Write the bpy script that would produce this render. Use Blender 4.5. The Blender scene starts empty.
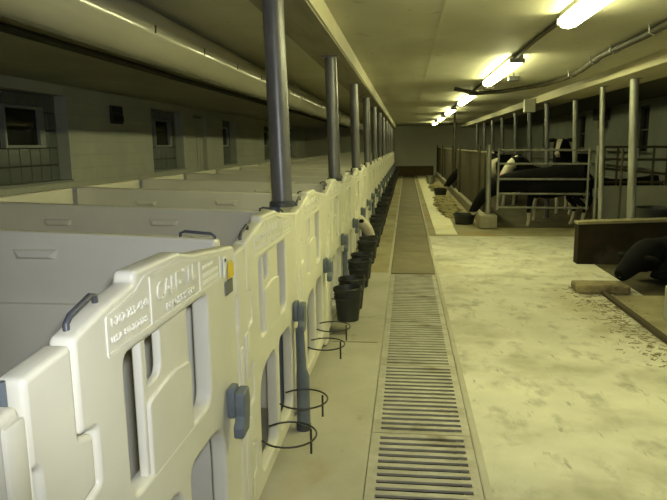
import bpy, bmesh, math, random
from mathutils import Vector, Matrix, noise
random.seed(7)
scn = bpy.context.scene
COL = scn.collection

# ------------------------------------------------------------------ camera, light, exposure
F, VPX, VPY, ROLL = 620.0, 407.0, 145.0, 0.012
_dx, _dy = VPX - 333.5, 250 - VPY
_c, _s = math.cos(ROLL), math.sin(ROLL)
_ax, _ay = _dx*_c + _dy*_s, -_dx*_s + _dy*_c
_P = math.atan2(_ay, F)
_h = _ay*math.sin(_P) + F*math.cos(_P)
_Y = math.atan2(_ax, _h)
R0 = Vector((math.cos(_Y), math.sin(_Y), 0))
F0 = Vector((-math.sin(_Y)*math.cos(_P), math.cos(_Y)*math.cos(_P), -math.sin(_P)))
U0 = Vector((-math.sin(_Y)*math.sin(_P), math.cos(_Y)*math.sin(_P), math.cos(_P)))
rr, uu = R0*_c - U0*_s, R0*_s + U0*_c
cam = bpy.data.objects.new('camera', bpy.data.cameras.new('camera'))
cam.data.sensor_fit = 'HORIZONTAL'; cam.data.sensor_width = 36.0
cam.data.lens = F/667*36.0
cam.data.clip_start = 0.05
cam.matrix_world = Matrix(((rr.x, uu.x, -F0.x, 0), (rr.y, uu.y, -F0.y, 0), (rr.z, uu.z, -F0.z, 1.5), (0, 0, 0, 1)))
COL.objects.link(cam); scn.camera = cam

w = bpy.data.worlds.new('world'); scn.world = w; w.use_nodes = True
w.node_tree.nodes['Background'].inputs[0].default_value = (0.75, 0.85, 0.55, 1)
w.node_tree.nodes['Background'].inputs[1].default_value = 0.012

# the flash on top of the camera that took the photograph
fl = bpy.data.lights.new('camera_flash', 'SPOT'); fl.energy = 104; fl.color = (0.86, 0.90, 1.0)
fl.shadow_soft_size = 0.03; fl.spot_size = 1.45; fl.spot_blend = 0.6
flo = bpy.data.objects.new('camera_flash', fl); COL.objects.link(flo)
flo.location = Vector((0, 0, 1.5)) + uu*0.06 + rr*0.03
flo.rotation_euler = cam.matrix_world.to_euler()

LAMP_STRENGTH = 47.0
LAMP_COLOR = (0.95, 0.945, 0.47)
scn.view_settings.view_transform = 'Standard'; scn.view_settings.look = 'None'
scn.view_settings.gamma = 1.0; scn.view_settings.use_curve_mapping = False
scn.view_settings.exposure = 0.0

# ------------------------------------------------------------------ materials
def mat(name, col, rough=0.6, metal=0.0, col2=None, scale=4.0, bump=0.0, bscale=40.0, detail=6.0, lo=0.35, hi=0.65, spec=0.5, stretch=None, extra=None):
    m = bpy.data.materials.new(name); m.use_nodes = True
    nt = m.node_tree; b = nt.nodes['Principled BSDF']
    b.inputs['Base Color'].default_value = (*col, 1); b.inputs['Roughness'].default_value = rough
    b.inputs['Metallic'].default_value = metal; b.inputs['Specular IOR Level'].default_value = spec
    tc = nt.nodes.new('ShaderNodeTexCoord'); mp = nt.nodes.new('ShaderNodeMapping')
    nt.links.new(tc.outputs['Object'], mp.inputs[0])
    if stretch: mp.inputs['Scale'].default_value = stretch
    out = None
    if col2:
        n = nt.nodes.new('ShaderNodeTexNoise'); n.inputs['Scale'].default_value = scale; n.inputs['Detail'].default_value = detail
        n.inputs['Roughness'].default_value = 0.62
        nt.links.new(mp.outputs[0], n.inputs['Vector'])
        r = nt.nodes.new('ShaderNodeValToRGB'); r.color_ramp.elements[0].position = lo; r.color_ramp.elements[1].position = hi
        r.color_ramp.elements[0].color = (*col, 1); r.color_ramp.elements[1].color = (*col2, 1)
        nt.links.new(n.outputs['Fac'], r.inputs[0]); out = r.outputs[0]
    for (c3, sc, l3, h3, st) in (extra or []):
        n = nt.nodes.new('ShaderNodeTexNoise'); n.inputs['Scale'].default_value = sc; n.inputs['Detail'].default_value = 5
        mp2 = nt.nodes.new('ShaderNodeMapping'); mp2.inputs['Scale'].default_value = st or (1, 1, 1); mp2.inputs['Location'].default_value = (sc, 3.1, 1.7)
        nt.links.new(tc.outputs['Object'], mp2.inputs[0]); nt.links.new(mp2.outputs[0], n.inputs['Vector'])
        r = nt.nodes.new('ShaderNodeValToRGB'); r.color_ramp.elements[0].position = l3; r.color_ramp.elements[1].position = h3
        nt.links.new(n.outputs['Fac'], r.inputs[0])
        mx = nt.nodes.new('ShaderNodeMix'); mx.data_type = 'RGBA'
        nt.links.new(r.outputs[0], mx.inputs['Factor'])
        if out: nt.links.new(out, mx.inputs['A'])
        else: mx.inputs['A'].default_value = (*col, 1)
        mx.inputs['B'].default_value = (*c3, 1); out = mx.outputs['Result']
    if out: nt.links.new(out, b.inputs['Base Color'])
    if bump:
        n = nt.nodes.new('ShaderNodeTexNoise'); n.inputs['Scale'].default_value = bscale; n.inputs['Detail'].default_value = 4
        nt.links.new(mp.outputs[0], n.inputs['Vector'])
        bp = nt.nodes.new('ShaderNodeBump'); bp.inputs['Strength'].default_value = bump; bp.inputs['Distance'].default_value = 0.02
        nt.links.new(n.outputs['Fac'], bp.inputs['Height']); nt.links.new(bp.outputs[0], b.inputs['Normal'])
    return m

def block_wall_mat(name, col, col2, axis):
    m = mat(name, col, 0.75, col2=col2, scale=1.3, bump=0.0)
    nt = m.node_tree; b = nt.nodes['Principled BSDF']
    tc = nt.nodes.new('ShaderNodeTexCoord'); sp = nt.nodes.new('ShaderNodeSeparateXYZ'); cb = nt.nodes.new('ShaderNodeCombineXYZ')
    nt.links.new(tc.outputs['Object'], sp.inputs[0])
    nt.links.new(sp.outputs[axis], cb.inputs[0]); nt.links.new(sp.outputs['Z'], cb.inputs[1])
    br = nt.nodes.new('ShaderNodeTexBrick'); br.inputs['Scale'].default_value = 1.0
    br.inputs['Brick Width'].default_value = 0.4; br.inputs['Row Height'].default_value = 0.2
    br.inputs['Mortar Size'].default_value = 0.008; br.inputs['Mortar Smooth'].default_value = 0.4
    nt.links.new(cb.outputs[0], br.inputs['Vector'])
    bp = nt.nodes.new('ShaderNodeBump'); bp.invert = True; bp.inputs['Strength'].default_value = 0.6; bp.inputs['Distance'].default_value = 0.01
    nt.links.new(br.outputs['Fac'], bp.inputs['Height']); nt.links.new(bp.outputs[0], b.inputs['Normal'])
    return m

M = {}
M['plastic'] = mat('cream_plastic', (0.75, 0.725, 0.585), 0.36, col2=(0.69, 0.665, 0.53), scale=2.5, bump=0.02, bscale=60, spec=0.4)
M['plastic_letter'] = mat('raised_plastic', (0.79, 0.77, 0.64), 0.36, col2=(0.75, 0.73, 0.6), scale=3)
M['blue'] = mat('blue_grey_plastic', (0.15, 0.175, 0.19), 0.5, col2=(0.11, 0.13, 0.14), scale=9)
M['post'] = mat('painted_blue_grey_steel', (0.22, 0.215, 0.205), 0.36, metal=0.25, col2=(0.13, 0.128, 0.122), scale=6, bump=0.08, bscale=30, stretch=(1, 1, 0.35))
M['handle'] = mat('dark_grey_vinyl', (0.075, 0.078, 0.088), 0.45, col2=(0.055, 0.058, 0.065), scale=8)
M['galv'] = mat('galvanised_steel', (0.42, 0.42, 0.36), 0.42, metal=0.5, col2=(0.26, 0.26, 0.2), scale=7, stretch=(1, 1, 0.3))
M['wire'] = mat('dark_steel_wire', (0.045, 0.045, 0.04), 0.45, metal=0.5)
M['rubber'] = mat('black_rubber', (0.014, 0.016, 0.014), 0.5, col2=(0.022, 0.024, 0.02), scale=5)
M['floor'] = mat('worn_concrete', (0.47, 0.46, 0.36), 0.72, col2=(0.64, 0.62, 0.50), scale=1.5, bump=0.12, bscale=70, lo=0.3, hi=0.62, detail=9,
                 extra=[((0.33, 0.31, 0.21), 2.6, 0.50, 0.78, None), ((0.34, 0.32, 0.24), 8.0, 0.55, 0.75, (1, 0.6, 1)), ((0.28, 0.26, 0.19), 15.0, 0.64, 0.78, (1.5, 0.4, 1)), ((0.38, 0.32, 0.16), 0.9, 0.55, 0.8, (1, 0.6, 1))])
M['walk'] = mat('worn_concrete_walk', (0.46, 0.44, 0.35), 0.75, col2=(0.37, 0.345, 0.25), scale=1.4, bump=0.12, bscale=70, detail=9,
                extra=[((0.33, 0.22, 0.07), 1.3, 0.60, 0.75, (1, 0.7, 1)), ((0.27, 0.25, 0.16), 6.0, 0.64, 0.76, None)])
M['walk_old'] = mat('old_stained_concrete', (0.36, 0.33, 0.19), 0.8, col2=(0.24, 0.20, 0.095), scale=1.6, bump=0.15, bscale=60, detail=9, extra=[((0.32, 0.22, 0.06), 1.1, 0.55, 0.75, (1, 0.8, 1))])
M['pit'] = mat('dark_gutter', (0.012, 0.010, 0.006), 0.95, spec=0.05)
M['grate'] = mat('cast_grate', (0.46, 0.44, 0.36), 0.6, metal=0.1, col2=(0.34, 0.32, 0.24), scale=6, bump=0.1, extra=[((0.22, 0.19, 0.12), 3.0, 0.55, 0.7, None)])
M['cover'] = mat('stained_cover', (0.15, 0.125, 0.065), 0.75, col2=(0.22, 0.19, 0.11), scale=2.2, bump=0.15, bscale=50)
M['ceiling'] = mat('painted_ceiling', (0.57, 0.55, 0.42), 0.55, col2=(0.48, 0.465, 0.33), scale=0.9, bump=0.05, bscale=8, extra=[((0.30, 0.27, 0.15), 7.0, 0.64, 0.74, None), ((0.38, 0.36, 0.24), 1.1, 0.5, 0.75, (1, 0.4, 1))])
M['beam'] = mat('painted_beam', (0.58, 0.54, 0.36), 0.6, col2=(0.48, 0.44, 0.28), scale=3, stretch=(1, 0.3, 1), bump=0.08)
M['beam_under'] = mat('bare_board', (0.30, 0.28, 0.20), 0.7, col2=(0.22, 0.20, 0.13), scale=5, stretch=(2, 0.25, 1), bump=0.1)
M['duct'] = mat('duct_vinyl', (0.50, 0.48, 0.37), 0.15, col2=(0.46, 0.44, 0.33), scale=1.2, spec=0.6)
M['dark'] = mat('near_black', (0.035, 0.035, 0.03), 0.8)  # near-black that stands for the shade inside air slots and nostrils
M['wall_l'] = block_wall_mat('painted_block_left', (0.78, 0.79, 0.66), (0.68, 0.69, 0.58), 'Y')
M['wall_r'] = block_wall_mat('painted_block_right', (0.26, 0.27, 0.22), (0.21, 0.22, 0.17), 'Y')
M['wall_e'] = mat('end_wall_paint', (0.66, 0.66, 0.54), 0.8, col2=(0.58, 0.58, 0.47), scale=1)
M['kick'] = mat('brown_kick_board', (0.10, 0.07, 0.03), 0.8, col2=(0.13, 0.09, 0.045), scale=2)
M['trimpaint'] = mat('window_paint', (0.42, 0.44, 0.40), 0.6)
M['block_glass'] = mat('glass_block', (0.20, 0.22, 0.19), 0.2, bump=0.3, bscale=14, spec=0.7)
M['glass'] = mat('night_glass', (0.012, 0.012, 0.014), 0.06, spec=0.8)
M['mortar'] = mat('mortar', (0.07, 0.075, 0.065), 0.8)
M['housing'] = mat('lamp_housing', (0.33, 0.32, 0.24), 0.5)
M['conduit'] = mat('dirty_conduit', (0.065, 0.055, 0.028), 0.6, col2=(0.04, 0.035, 0.018), scale=9)
M['board'] = mat('stained_plywood', (0.10, 0.082, 0.034), 0.75, col2=(0.06, 0.05, 0.02), scale=2.4, stretch=(1, 1, 0.35), bump=0.1)
M['kerb'] = mat('concrete_kerb', (0.36, 0.33, 0.22), 0.8, col2=(0.26, 0.24, 0.15), scale=4, bump=0.2, bscale=30)
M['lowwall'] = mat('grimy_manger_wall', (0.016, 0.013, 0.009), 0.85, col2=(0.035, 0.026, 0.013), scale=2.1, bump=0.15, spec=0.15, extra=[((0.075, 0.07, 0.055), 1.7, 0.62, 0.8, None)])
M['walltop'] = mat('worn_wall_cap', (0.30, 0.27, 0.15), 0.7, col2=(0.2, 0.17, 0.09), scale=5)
M['palewall'] = mat('whitewashed_partition', (0.42, 0.42, 0.33), 0.75, col2=(0.33, 0.33, 0.25), scale=2)
M['strip'] = mat('pale_feed_strip', (0.78, 0.75, 0.52), 0.6, col2=(0.70, 0.64, 0.38), scale=3.0, bump=0.05)
M['hay'] = mat('hay', (0.30, 0.26, 0.10), 0.95, col2=(0.22, 0.185, 0.07), scale=14)
M['straw'] = mat('straw', (0.36, 0.30, 0.14), 0.9, col2=(0.18, 0.14, 0.06), scale=10)
M['bed'] = mat('bedding_floor', (0.34, 0.30, 0.17), 0.85, col2=(0.22, 0.19, 0.10), scale=3, bump=0.3, bscale=25)
M['muck'] = mat('trodden_muck_floor', (0.05, 0.042, 0.02), 0.85, col2=(0.10, 0.085, 0.04), scale=2.5, bump=0.3, bscale=20)
M['block'] = mat('stained_block', (0.32, 0.27, 0.14), 0.85, col2=(0.12, 0.09, 0.05), scale=5, bump=0.5, bscale=14)
M['ceiling_dark'] = mat('dark_right_ceiling', (0.09, 0.08, 0.05), 0.8, col2=(0.055, 0.05, 0.03), scale=3, stretch=(3, 0.2, 1))  # right bay ceiling, coloured darker than the one over the aisle
M['tag'] = mat('yellow_tag', (0.75, 0.55, 0.02), 0.5)
M['white'] = mat('white_tag', (0.8, 0.8, 0.76), 0.5)
M['greytag'] = mat('grey_card', (0.15, 0.15, 0.12), 0.6)
M['black_hide'] = mat('black_hide', (0.008, 0.008, 0.008), 0.9, bump=0.1, bscale=50, spec=0.12)
M['white_hide'] = mat('white_hide', (0.62, 0.58, 0.46), 0.75, col2=(0.50, 0.44, 0.30), scale=5, bump=0.1, bscale=50)
M['pink'] = mat('pink_muzzle', (0.50, 0.34, 0.27), 0.55)
M['brown'] = mat('dark_brown', (0.06, 0.045, 0.02), 0.9)
M['joint'] = mat('joint_filler', (0.17, 0.15, 0.09), 0.85)
def emit(name, col, s):
    m = bpy.data.materials.new(name); m.use_nodes = True; nt = m.node_tree; nt.nodes.clear()
    e = nt.nodes.new('ShaderNodeEmission'); e.inputs[0].default_value = (*col, 1); e.inputs[1].default_value = s
    o = nt.nodes.new('ShaderNodeOutputMaterial'); nt.links.new(e.outputs[0], o.inputs[0]); return m
M['lamp'] = emit('lit_diffuser', LAMP_COLOR, LAMP_STRENGTH)
M['lamp_dim'] = emit('lit_dim_diffuser', LAMP_COLOR, LAMP_STRENGTH*0.65)  # dimmer copy for the far lamps, to darken the far end of the aisle

# ------------------------------------------------------------------ helpers
def box(bm, x0, x1, y0, y1, z0, z1, bev=0.0):
    t = bmesh.new()
    bmesh.ops.create_cube(t, size=1)
    for v in t.verts: v.co = Vector(((x0+x1)/2 + v.co.x*(x1-x0), (y0+y1)/2 + v.co.y*(y1-y0), (z0+z1)/2 + v.co.z*(z1-z0)))
    if bev: bmesh.ops.bevel(t, geom=t.edges[:], offset=bev, segments=2, affect='EDGES', profile=0.5)
    merge(bm, t)
def merge(bm, t):
    me = bpy.data.meshes.new('t'); t.to_mesh(me); t.free(); bm.from_mesh(me); bpy.data.meshes.remove(me)
def tube(bm, pts, r, seg=12, caps=True, closed=False):
    pts = [Vector(p) for p in pts]; n = len(pts); rings = []
    rs = r if isinstance(r, (list, tuple)) else [r]*n
    ref = None
    for i, p in enumerate(pts):
        if closed: d = pts[(i+1) % n] - pts[i-1]
        else: d = pts[min(i+1, n-1)] - pts[max(i-1, 0)]
        d.normalize()
        if ref is None:
            ref = Vector((0, 0, 1)) if abs(d.z) < 0.9 else Vector((1, 0, 0))
        a = d.cross(ref).normalized(); b = a.cross(d).normalized(); ref = b if not closed else ref
        rings.append([bm.verts.new(p + (a*math.cos(t) + b*math.sin(t))*rs[i]) for t in [2*math.pi*k/seg for k in range(seg)]])
    for i in range(n if closed else n-1):
        A, B = rings[i], rings[(i+1) % n]
        for k in range(seg): bm.faces.new((A[k], A[(k+1) % seg], B[(k+1) % seg], B[k]))
    if caps and not closed:
        bm.faces.new(rings[0][::-1]); bm.faces.new(rings[-1])
def lathe(bm, prof, seg=24, c=(0, 0, 0)):
    rings = [[bm.verts.new((c[0]+r*math.cos(2*math.pi*k/seg), c[1]+r*math.sin(2*math.pi*k/seg), c[2]+z)) for k in range(seg)] for r, z in prof]
    for A, B in zip(rings, rings[1:]):
        for k in range(seg): bm.faces.new((A[k], A[(k+1) % seg], B[(k+1) % seg], B[k]))
    bm.faces.new(rings[0][::-1]); bm.faces.new(rings[-1])
def obj(name, bm, m, parent=None, smooth=False):
    bmesh.ops.recalc_face_normals(bm, faces=bm.faces[:])
    me = bpy.data.meshes.new(name); bm.to_mesh(me); bm.free()
    return obj_me(name, me, m, parent, smooth)
def obj_me(name, me, m, parent=None, smooth=False):
    if m is not None: me.materials.clear(); me.materials.append(M[m])
    if smooth:
        for p in me.polygons: p.use_smooth = True
        try: me.set_sharp_from_angle(angle=math.radians(42))
        except Exception: pass
    o = bpy.data.objects.new(name, me); COL.objects.link(o)
    if parent: o.parent = parent
    return o
def thing(name, label, cat, loc=(0, 0, 0), group=None, rz=0.0):
    o = bpy.data.objects.new(name, None); COL.objects.link(o); o.empty_display_size = 0.1
    o.location = loc; o.rotation_euler = (0, 0, rz); return tag(o, label, cat, group)
def tag(o, label, cat, group=None):
    o['label'] = label; o['category'] = cat
    if group: o['group'] = group
    return o
def struct(o): o['kind'] = 'structure'; return o
def kids(o): return list(o.children)
def dup(o, loc, label, group=None, parent=None, skip=()):
    r = o.copy(); COL.objects.link(r); r.location = loc; r['label'] = label
    if group: r['group'] = group
    for ch in kids(o):
        if ch.name.split('.')[0] in skip: continue
        c = ch.copy(); COL.objects.link(c); c.parent = r
        for g in kids(ch):
            d = g.copy(); COL.objects.link(d); d.parent = c
    return r
ORD = ['', 'first', 'second', 'third', 'fourth', 'fifth', 'sixth', 'seventh', 'eighth', 'ninth', 'tenth', 'eleventh', 'twelfth', 'thirteenth', 'fourteenth', 'fifteenth', 'sixteenth', 'seventeenth', 'eighteenth', 'nineteenth', 'twentieth', 'twenty-first', 'twenty-second', 'twenty-third', 'twenty-fourth', 'twenty-fifth', 'twenty-sixth', 'twenty-seventh', 'twenty-eighth', 'twenty-ninth', 'thirtieth'] + ['%dth' % i for i in range(31, 90)]

FACE = Matrix(((0, 0, 1, 0), (1, 0, 0, 0), (0, 1, 0, 0), (0, 0, 0, 1)))     # (u, v, w) -> X = w, Y = u, Z = v
def rounded(pts, r, seg=5):
    # pts (x, y[, radius]) -> polygon with rounded corners
    out = []; n = len(pts)
    for i in range(n):
        p = Vector(pts[i][:2]); a = Vector(pts[i-1][:2]); b = Vector(pts[(i+1) % n][:2])
        q = pts[i][2] if len(pts[i]) > 2 else r
        da, db = (a-p), (b-p); q = min(q, da.length*0.48, db.length*0.48)
        if q < 1e-4: out.append(tuple(p)); continue
        s, e = p + da.normalized()*q, p + db.normalized()*q
        for k in range(seg+1):
            t = k/seg; out.append(tuple((1-t)**2*s + 2*t*(1-t)*p + t*t*e))
    return out
def sheet(loops, thick, bev):
    # extruded flat shape with holes and rounded rims; front face at w = 0, back at -thick
    cu = bpy.data.curves.new('c', 'CURVE'); cu.dimensions = '2D'; cu.fill_mode = 'BOTH'
    cu.extrude = thick/2 - bev; cu.bevel_depth = bev; cu.bevel_resolution = 2; cu.offset = -bev
    for lp in loops:
        sp = cu.splines.new('POLY'); sp.points.add(len(lp)-1); sp.use_cyclic_u = True
        for p, q in zip(sp.points, lp): p.co = (q[0], q[1], 0, 1)
    o = bpy.data.objects.new('c', cu); COL.objects.link(o)
    dg = bpy.context.evaluated_depsgraph_get(); dg.update()
    me = bpy.data.meshes.new_from_object(o.evaluated_get(dg))
    bpy.data.objects.remove(o); bpy.data.curves.remove(cu)
    me.transform(FACE @ Matrix.Translation((0, 0, -thick/2)))
    return me
def text_mesh(s, size, u, v, depth=0.002, width=None, mx=FACE, x=0.0, align='CENTER', bold=0.0):
    cu = bpy.data.curves.new('t', 'FONT'); cu.body = s; cu.size = size; cu.extrude = depth; cu.align_x = align; cu.align_y = 'CENTER'; cu.offset = bold
    cu.resolution_u = 2
    o = bpy.data.objects.new('t', cu); COL.objects.link(o)
    dg = bpy.context.evaluated_depsgraph_get(); dg.update()
    me = bpy.data.meshes.new_from_object(o.evaluated_get(dg))
    bpy.data.objects.remove(o); bpy.data.curves.remove(cu)
    if width:
        xs = [q.co.x for q in me.vertices]; k = width/(max(xs)-min(xs)); me.transform(Matrix.Diagonal((k, 1, 1, 1)))
    me.transform(Matrix.Translation((x, u, v)) @ mx)
    return me
def bm_add(bm, me): bm.from_mesh(me); bpy.data.meshes.remove(me)

def wall_holes(name, m, axis, pos, thick, a0, a1, z0, z1, holes):
    # a wall along one axis with rectangular openings; axis 'Y': plane at X = pos
    bm = bmesh.new()
    A = sorted({a0, a1, *[h[0] for h in holes], *[h[1] for h in holes]}); Z = sorted({z0, z1, *[h[2] for h in holes], *[h[3] for h in holes]})
    for i in range(len(A)-1):
        for j in range(len(Z)-1):
            ca, cz = (A[i]+A[i+1])/2, (Z[j]+Z[j+1])/2
            if any(h[0] < ca < h[1] and h[2] < cz < h[3] for h in holes): continue
            x0, x1 = sorted((pos, pos+thick)); box(bm, x0, x1, A[i], A[i+1], Z[j], Z[j+1])
    bmesh.ops.remove_doubles(bm, verts=bm.verts[:], dist=1e-5)
    return struct(obj(name, bm, m))

# ------------------------------------------------------------------ the setting
YB, YE, CEIL = -3.0, 31.0, 2.42
XL, XR = -5.0, 5.2
# floor with a gutter trench between X = -.18 and .33
TL, TR = -0.178, 0.345
bm = bmesh.new()
box(bm, TR, XR, YB, 10.35, -0.6, 0)
struct(obj('floor', bm, 'floor'))
bm = bmesh.new(); box(bm, TR, XR, 10.35, YE, -0.6, 0); struct(obj('floor', bm, 'walk_old'))
bm = bmesh.new(); box(bm, XL, TL, YB, 7.3, -0.6, 0); struct(obj('floor', bm, 'walk'))
bm = bmesh.new(); box(bm, XL, TL, 7.3, YE, -0.6, 0); struct(obj('floor', bm, 'walk_old'))
bm = bmesh.new(); box(bm, TL, TR, YB, YE, -0.6, -0.5); struct(obj('floor', bm, 'pit'))
bm = bmesh.new(); box(bm, XL-0.3, 3.0, YB, YE+0.2, CEIL, CEIL+0.12); struct(obj('ceiling', bm, 'ceiling'))
bm = bmesh.new(); box(bm, 3.0, XR+0.3, YB, YE+0.2, CEIL, CEIL+0.12); struct(obj('ceiling', bm, 'ceiling_dark'))
bm = bmesh.new(); box(bm, XL-0.3, XR+0.3, YE, YE+0.2, 0, CEIL); struct(obj('wall_end', bm, 'wall_e'))
bm = bmesh.new(); box(bm, -0.55, 1.3, YE-0.04, YE, 0, 0.48); struct(obj('baseboard_end', bm, 'kick'))
bm = bmesh.new(); box(bm, XL-0.3, XR+0.3, YB-0.2, YB, 0, CEIL); struct(obj('wall_behind', bm, 'wall_e'))
LW = [(6.95, 8.86, 1.02, 2.27), (11.95, 13.70, 1.02, 2.27), (16.75, 18.1, 1.02, 2.24), (21.75, 23.3, 1.02, 2.24), (26.4, 28.0, 1.02, 2.24)]
DOOR = (14.40, 15.36, 0.0, 2.25)
wall_holes('wall_left', 'wall_l', 'Y', XL, -0.3, YB, YE, 0, CEIL, LW + [DOOR])
RW = [(14.4, 15.2, 1.25, 2.3), (19.3, 20.2, 1.25, 2.3), (24.2, 25.1, 1.25, 2.3)]
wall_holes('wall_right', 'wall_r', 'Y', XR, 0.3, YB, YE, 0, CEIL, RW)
# glass block windows with a small opening hopper pane
for i, (a, b, z0, z1) in enumerate(LW):
    bm = bmesh.new(); box(bm, XL-0.27, XL-0.20, a, b, z0, z1)
    root = struct(obj('window_%d' % (i+1), bm, 'mortar'))
    hp = (b-1.34, b-0.44, z0+0.50, z1-0.19)
    bm = bmesh.new(); ny = max(3, round((b-a)/0.235)); nz = 5
    for p in range(ny):
        for q in range(nz):
            y0, y1 = a+(b-a)*p/ny+0.006, a+(b-a)*(p+1)/ny-0.006; zz0, zz1 = z0+(z1-z0)*q/nz+0.006, z0+(z1-z0)*(q+1)/nz-0.006
            box(bm, XL-0.22, XL-0.18, y0, y1, zz0, zz1, 0.012)
    obj('glass_blocks', bm, 'block_glass', root)
    bm = bmesh.new()
    y0, y1, q0, q1 = hp
    for (c0, c1, d0, d1) in ((y0, y1, q0, q0+0.04), (y0, y1, q1-0.04, q1), (y0, y0+0.04, q0+0.04, q1-0.04), (y1-0.12, y1, q0+0.04, q1-0.04)):
        box(bm, XL-0.178, XL-0.10, c0, c1, d0, d1, 0.006)
    obj('hopper_frame', bm, 'trimpaint', root)
    bm = bmesh.new(); box(bm, XL-0.172, XL-0.15, y0+0.04, y1-0.12, q0+0.04, q1-0.04); obj('pane', bm, 'glass', root)
    bm = bmesh.new(); box(bm, XL-0.178, XL+0.03, a+0.002, b-0.002, z0+0.001, z0+0.035, 0.005); obj('sill', bm, 'trimpaint', root)
bm = bmesh.new(); box(bm, XL-0.28, XL-0.12, DOOR[0]+.005, DOOR[1]-.005, 0.01, DOOR[3]-.005)
d1 = struct(obj('door_1', bm, 'palewall'))
bm = bmesh.new()
for k in range(4): box(bm, XL-0.12, XL-0.10, DOOR[0]+0.03+k*0.235, DOOR[0]+0.235+k*0.235, 0.03, DOOR[3]-0.05, 0.006)
obj('door_boards', bm, 'wall_l', d1)
for i, (a, b, z0, z1) in enumerate(RW):
    bm = bmesh.new(); box(bm, XR+0.16, XR+0.22, a, b, z0, z1); root = struct(obj('window_%d' % (i+6), bm, 'glass'))
    bm = bmesh.new()
    for (c0, c1, d0, d1_) in ((a, b, z0, z0+0.05), (a, b, z1-0.05, z1), (a, a+0.05, z0+0.05, z1-0.05), (b-0.05, b, z0+0.05, z1-0.05), (a+0.05, b-0.05, (z0+z1)/2-.02, (z0+z1)/2+.02)):
        box(bm, XR+0.10, XR+0.158, c0, c1, d0, d1_)
    obj('window_frame', bm, 'conduit', root)

# ceiling beams over the two post rows
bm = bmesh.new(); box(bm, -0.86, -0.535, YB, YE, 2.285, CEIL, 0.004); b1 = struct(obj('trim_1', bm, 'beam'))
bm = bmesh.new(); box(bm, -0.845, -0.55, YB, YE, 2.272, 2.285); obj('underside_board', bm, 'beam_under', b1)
bm = bmesh.new(); box(bm, 2.56, 3.14, YB, YE, 2.285, CEIL, 0.004); struct(obj('trim_2', bm, 'beam'))
# joints in the ceiling sheets
bm = bmesh.new()
box(bm, 0.24, 0.255, YB, YE, CEIL-0.003, CEIL)
struct(obj('trim_3', bm, 'ceiling'))
# pale strip beside the right hand pens
bm = bmesh.new(); y = 10.5; k = 0
while y < 30.5:
    box(bm, 0.50, 0.86+0.02*math.sin(k*1.7), y, y+1.18, 0.0, 0.006); y += 1.2; k += 1
struct(obj('trim_4', bm, 'strip'))
# angle iron along the gutter
for (n, x0, x1) in ((5, TL-0.035, TL-0.004), (6, TR+0.004, TR+0.035)):
    bm = bmesh.new(); box(bm, x0, x1, YB, 30.6, 0.0, 0.004); struct(obj('trim_%d' % n, bm, 'walk'))
# shrinkage joints of the concrete
bm = bmesh.new()
for y in (1.5, 4.6, 7.3, 10.3, 13.4, 16.5, 19.6): box(bm, -0.56, TL-0.036, y, y+0.012, 0, 0.0015)
struct(obj('trim_7', bm, 'joint'))

# ------------------------------------------------------------------ drain grates and covers
L = 1.03
def grate(name, n_slots, length):
    bm = bmesh.new()
    x0, x1 = TL+0.004, TR-0.004; s0, s1 = -0.128, 0.300
    box(bm, x0, s0, 0.003, length-0.003, -0.045, 0.0); box(bm, s1, x1, 0.003, length-0.003, -0.045, 0.0)
    pitch = (length-0.05)/n_slots
    for k in range(n_slots+1):
        y = 0.003 if k == 0 else 0.025 + k*pitch - 0.0165
        yb = 0.025 + k*pitch + 0.0165 if k < n_slots else length-0.003
        if k == 0: yb = 0.025+0.0165
        box(bm, s0, s1, y, yb, -0.012, -0.001)
    return obj(name, bm, 'grate')
g0 = grate('drain_grate', 16, L)
n = 0; y = 3.085 - 3*L
while y < 7.1:
    n += 1
    loc = (0, y, 0.0)
    lab = '%s slotted drain grate from the camera, in the aisle gutter' % ORD[n] if n > 3 else '%s slotted drain grate under the bottom edge of the view' % ORD[n]
    if n <= 2: y += L; continue
    lab = 'slotted drain grate in the aisle gutter, %s one counting from the nearest' % ORD[n-2]
    if n == 3: g0.location = loc; tag(g0, lab, 'drain grate', 'slotted drain grates')
    else:
        o = g0.copy(); COL.objects.link(o); o.location = loc; tag(o, lab, 'drain grate', 'slotted drain grates')
    y += L
bm = bmesh.new(); box(bm, TL+0.004, TR-0.004, 0.004, 1.536, -0.03, 0.0, 0.003)
c0 = obj('drain_cover', bm, 'cover'); k = 0; y += 0.05
while y < 29.5:
    o = c0 if k == 0 else c0.copy()
    if k: COL.objects.link(o)
    o.location = (0, y, 0.0); k += 1
    tag(o, 'solid brown cover plate over the aisle gutter, %s one beyond the slotted grates' % ORD[k], 'drain cover', 'solid gutter covers'); y += 1.54

# ------------------------------------------------------------------ calf pens on the left
FX = -0.584          # aisle face of the fronts
T = 0.052
PITCH, G0 = 1.2, 0.995
NG = 24

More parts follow.
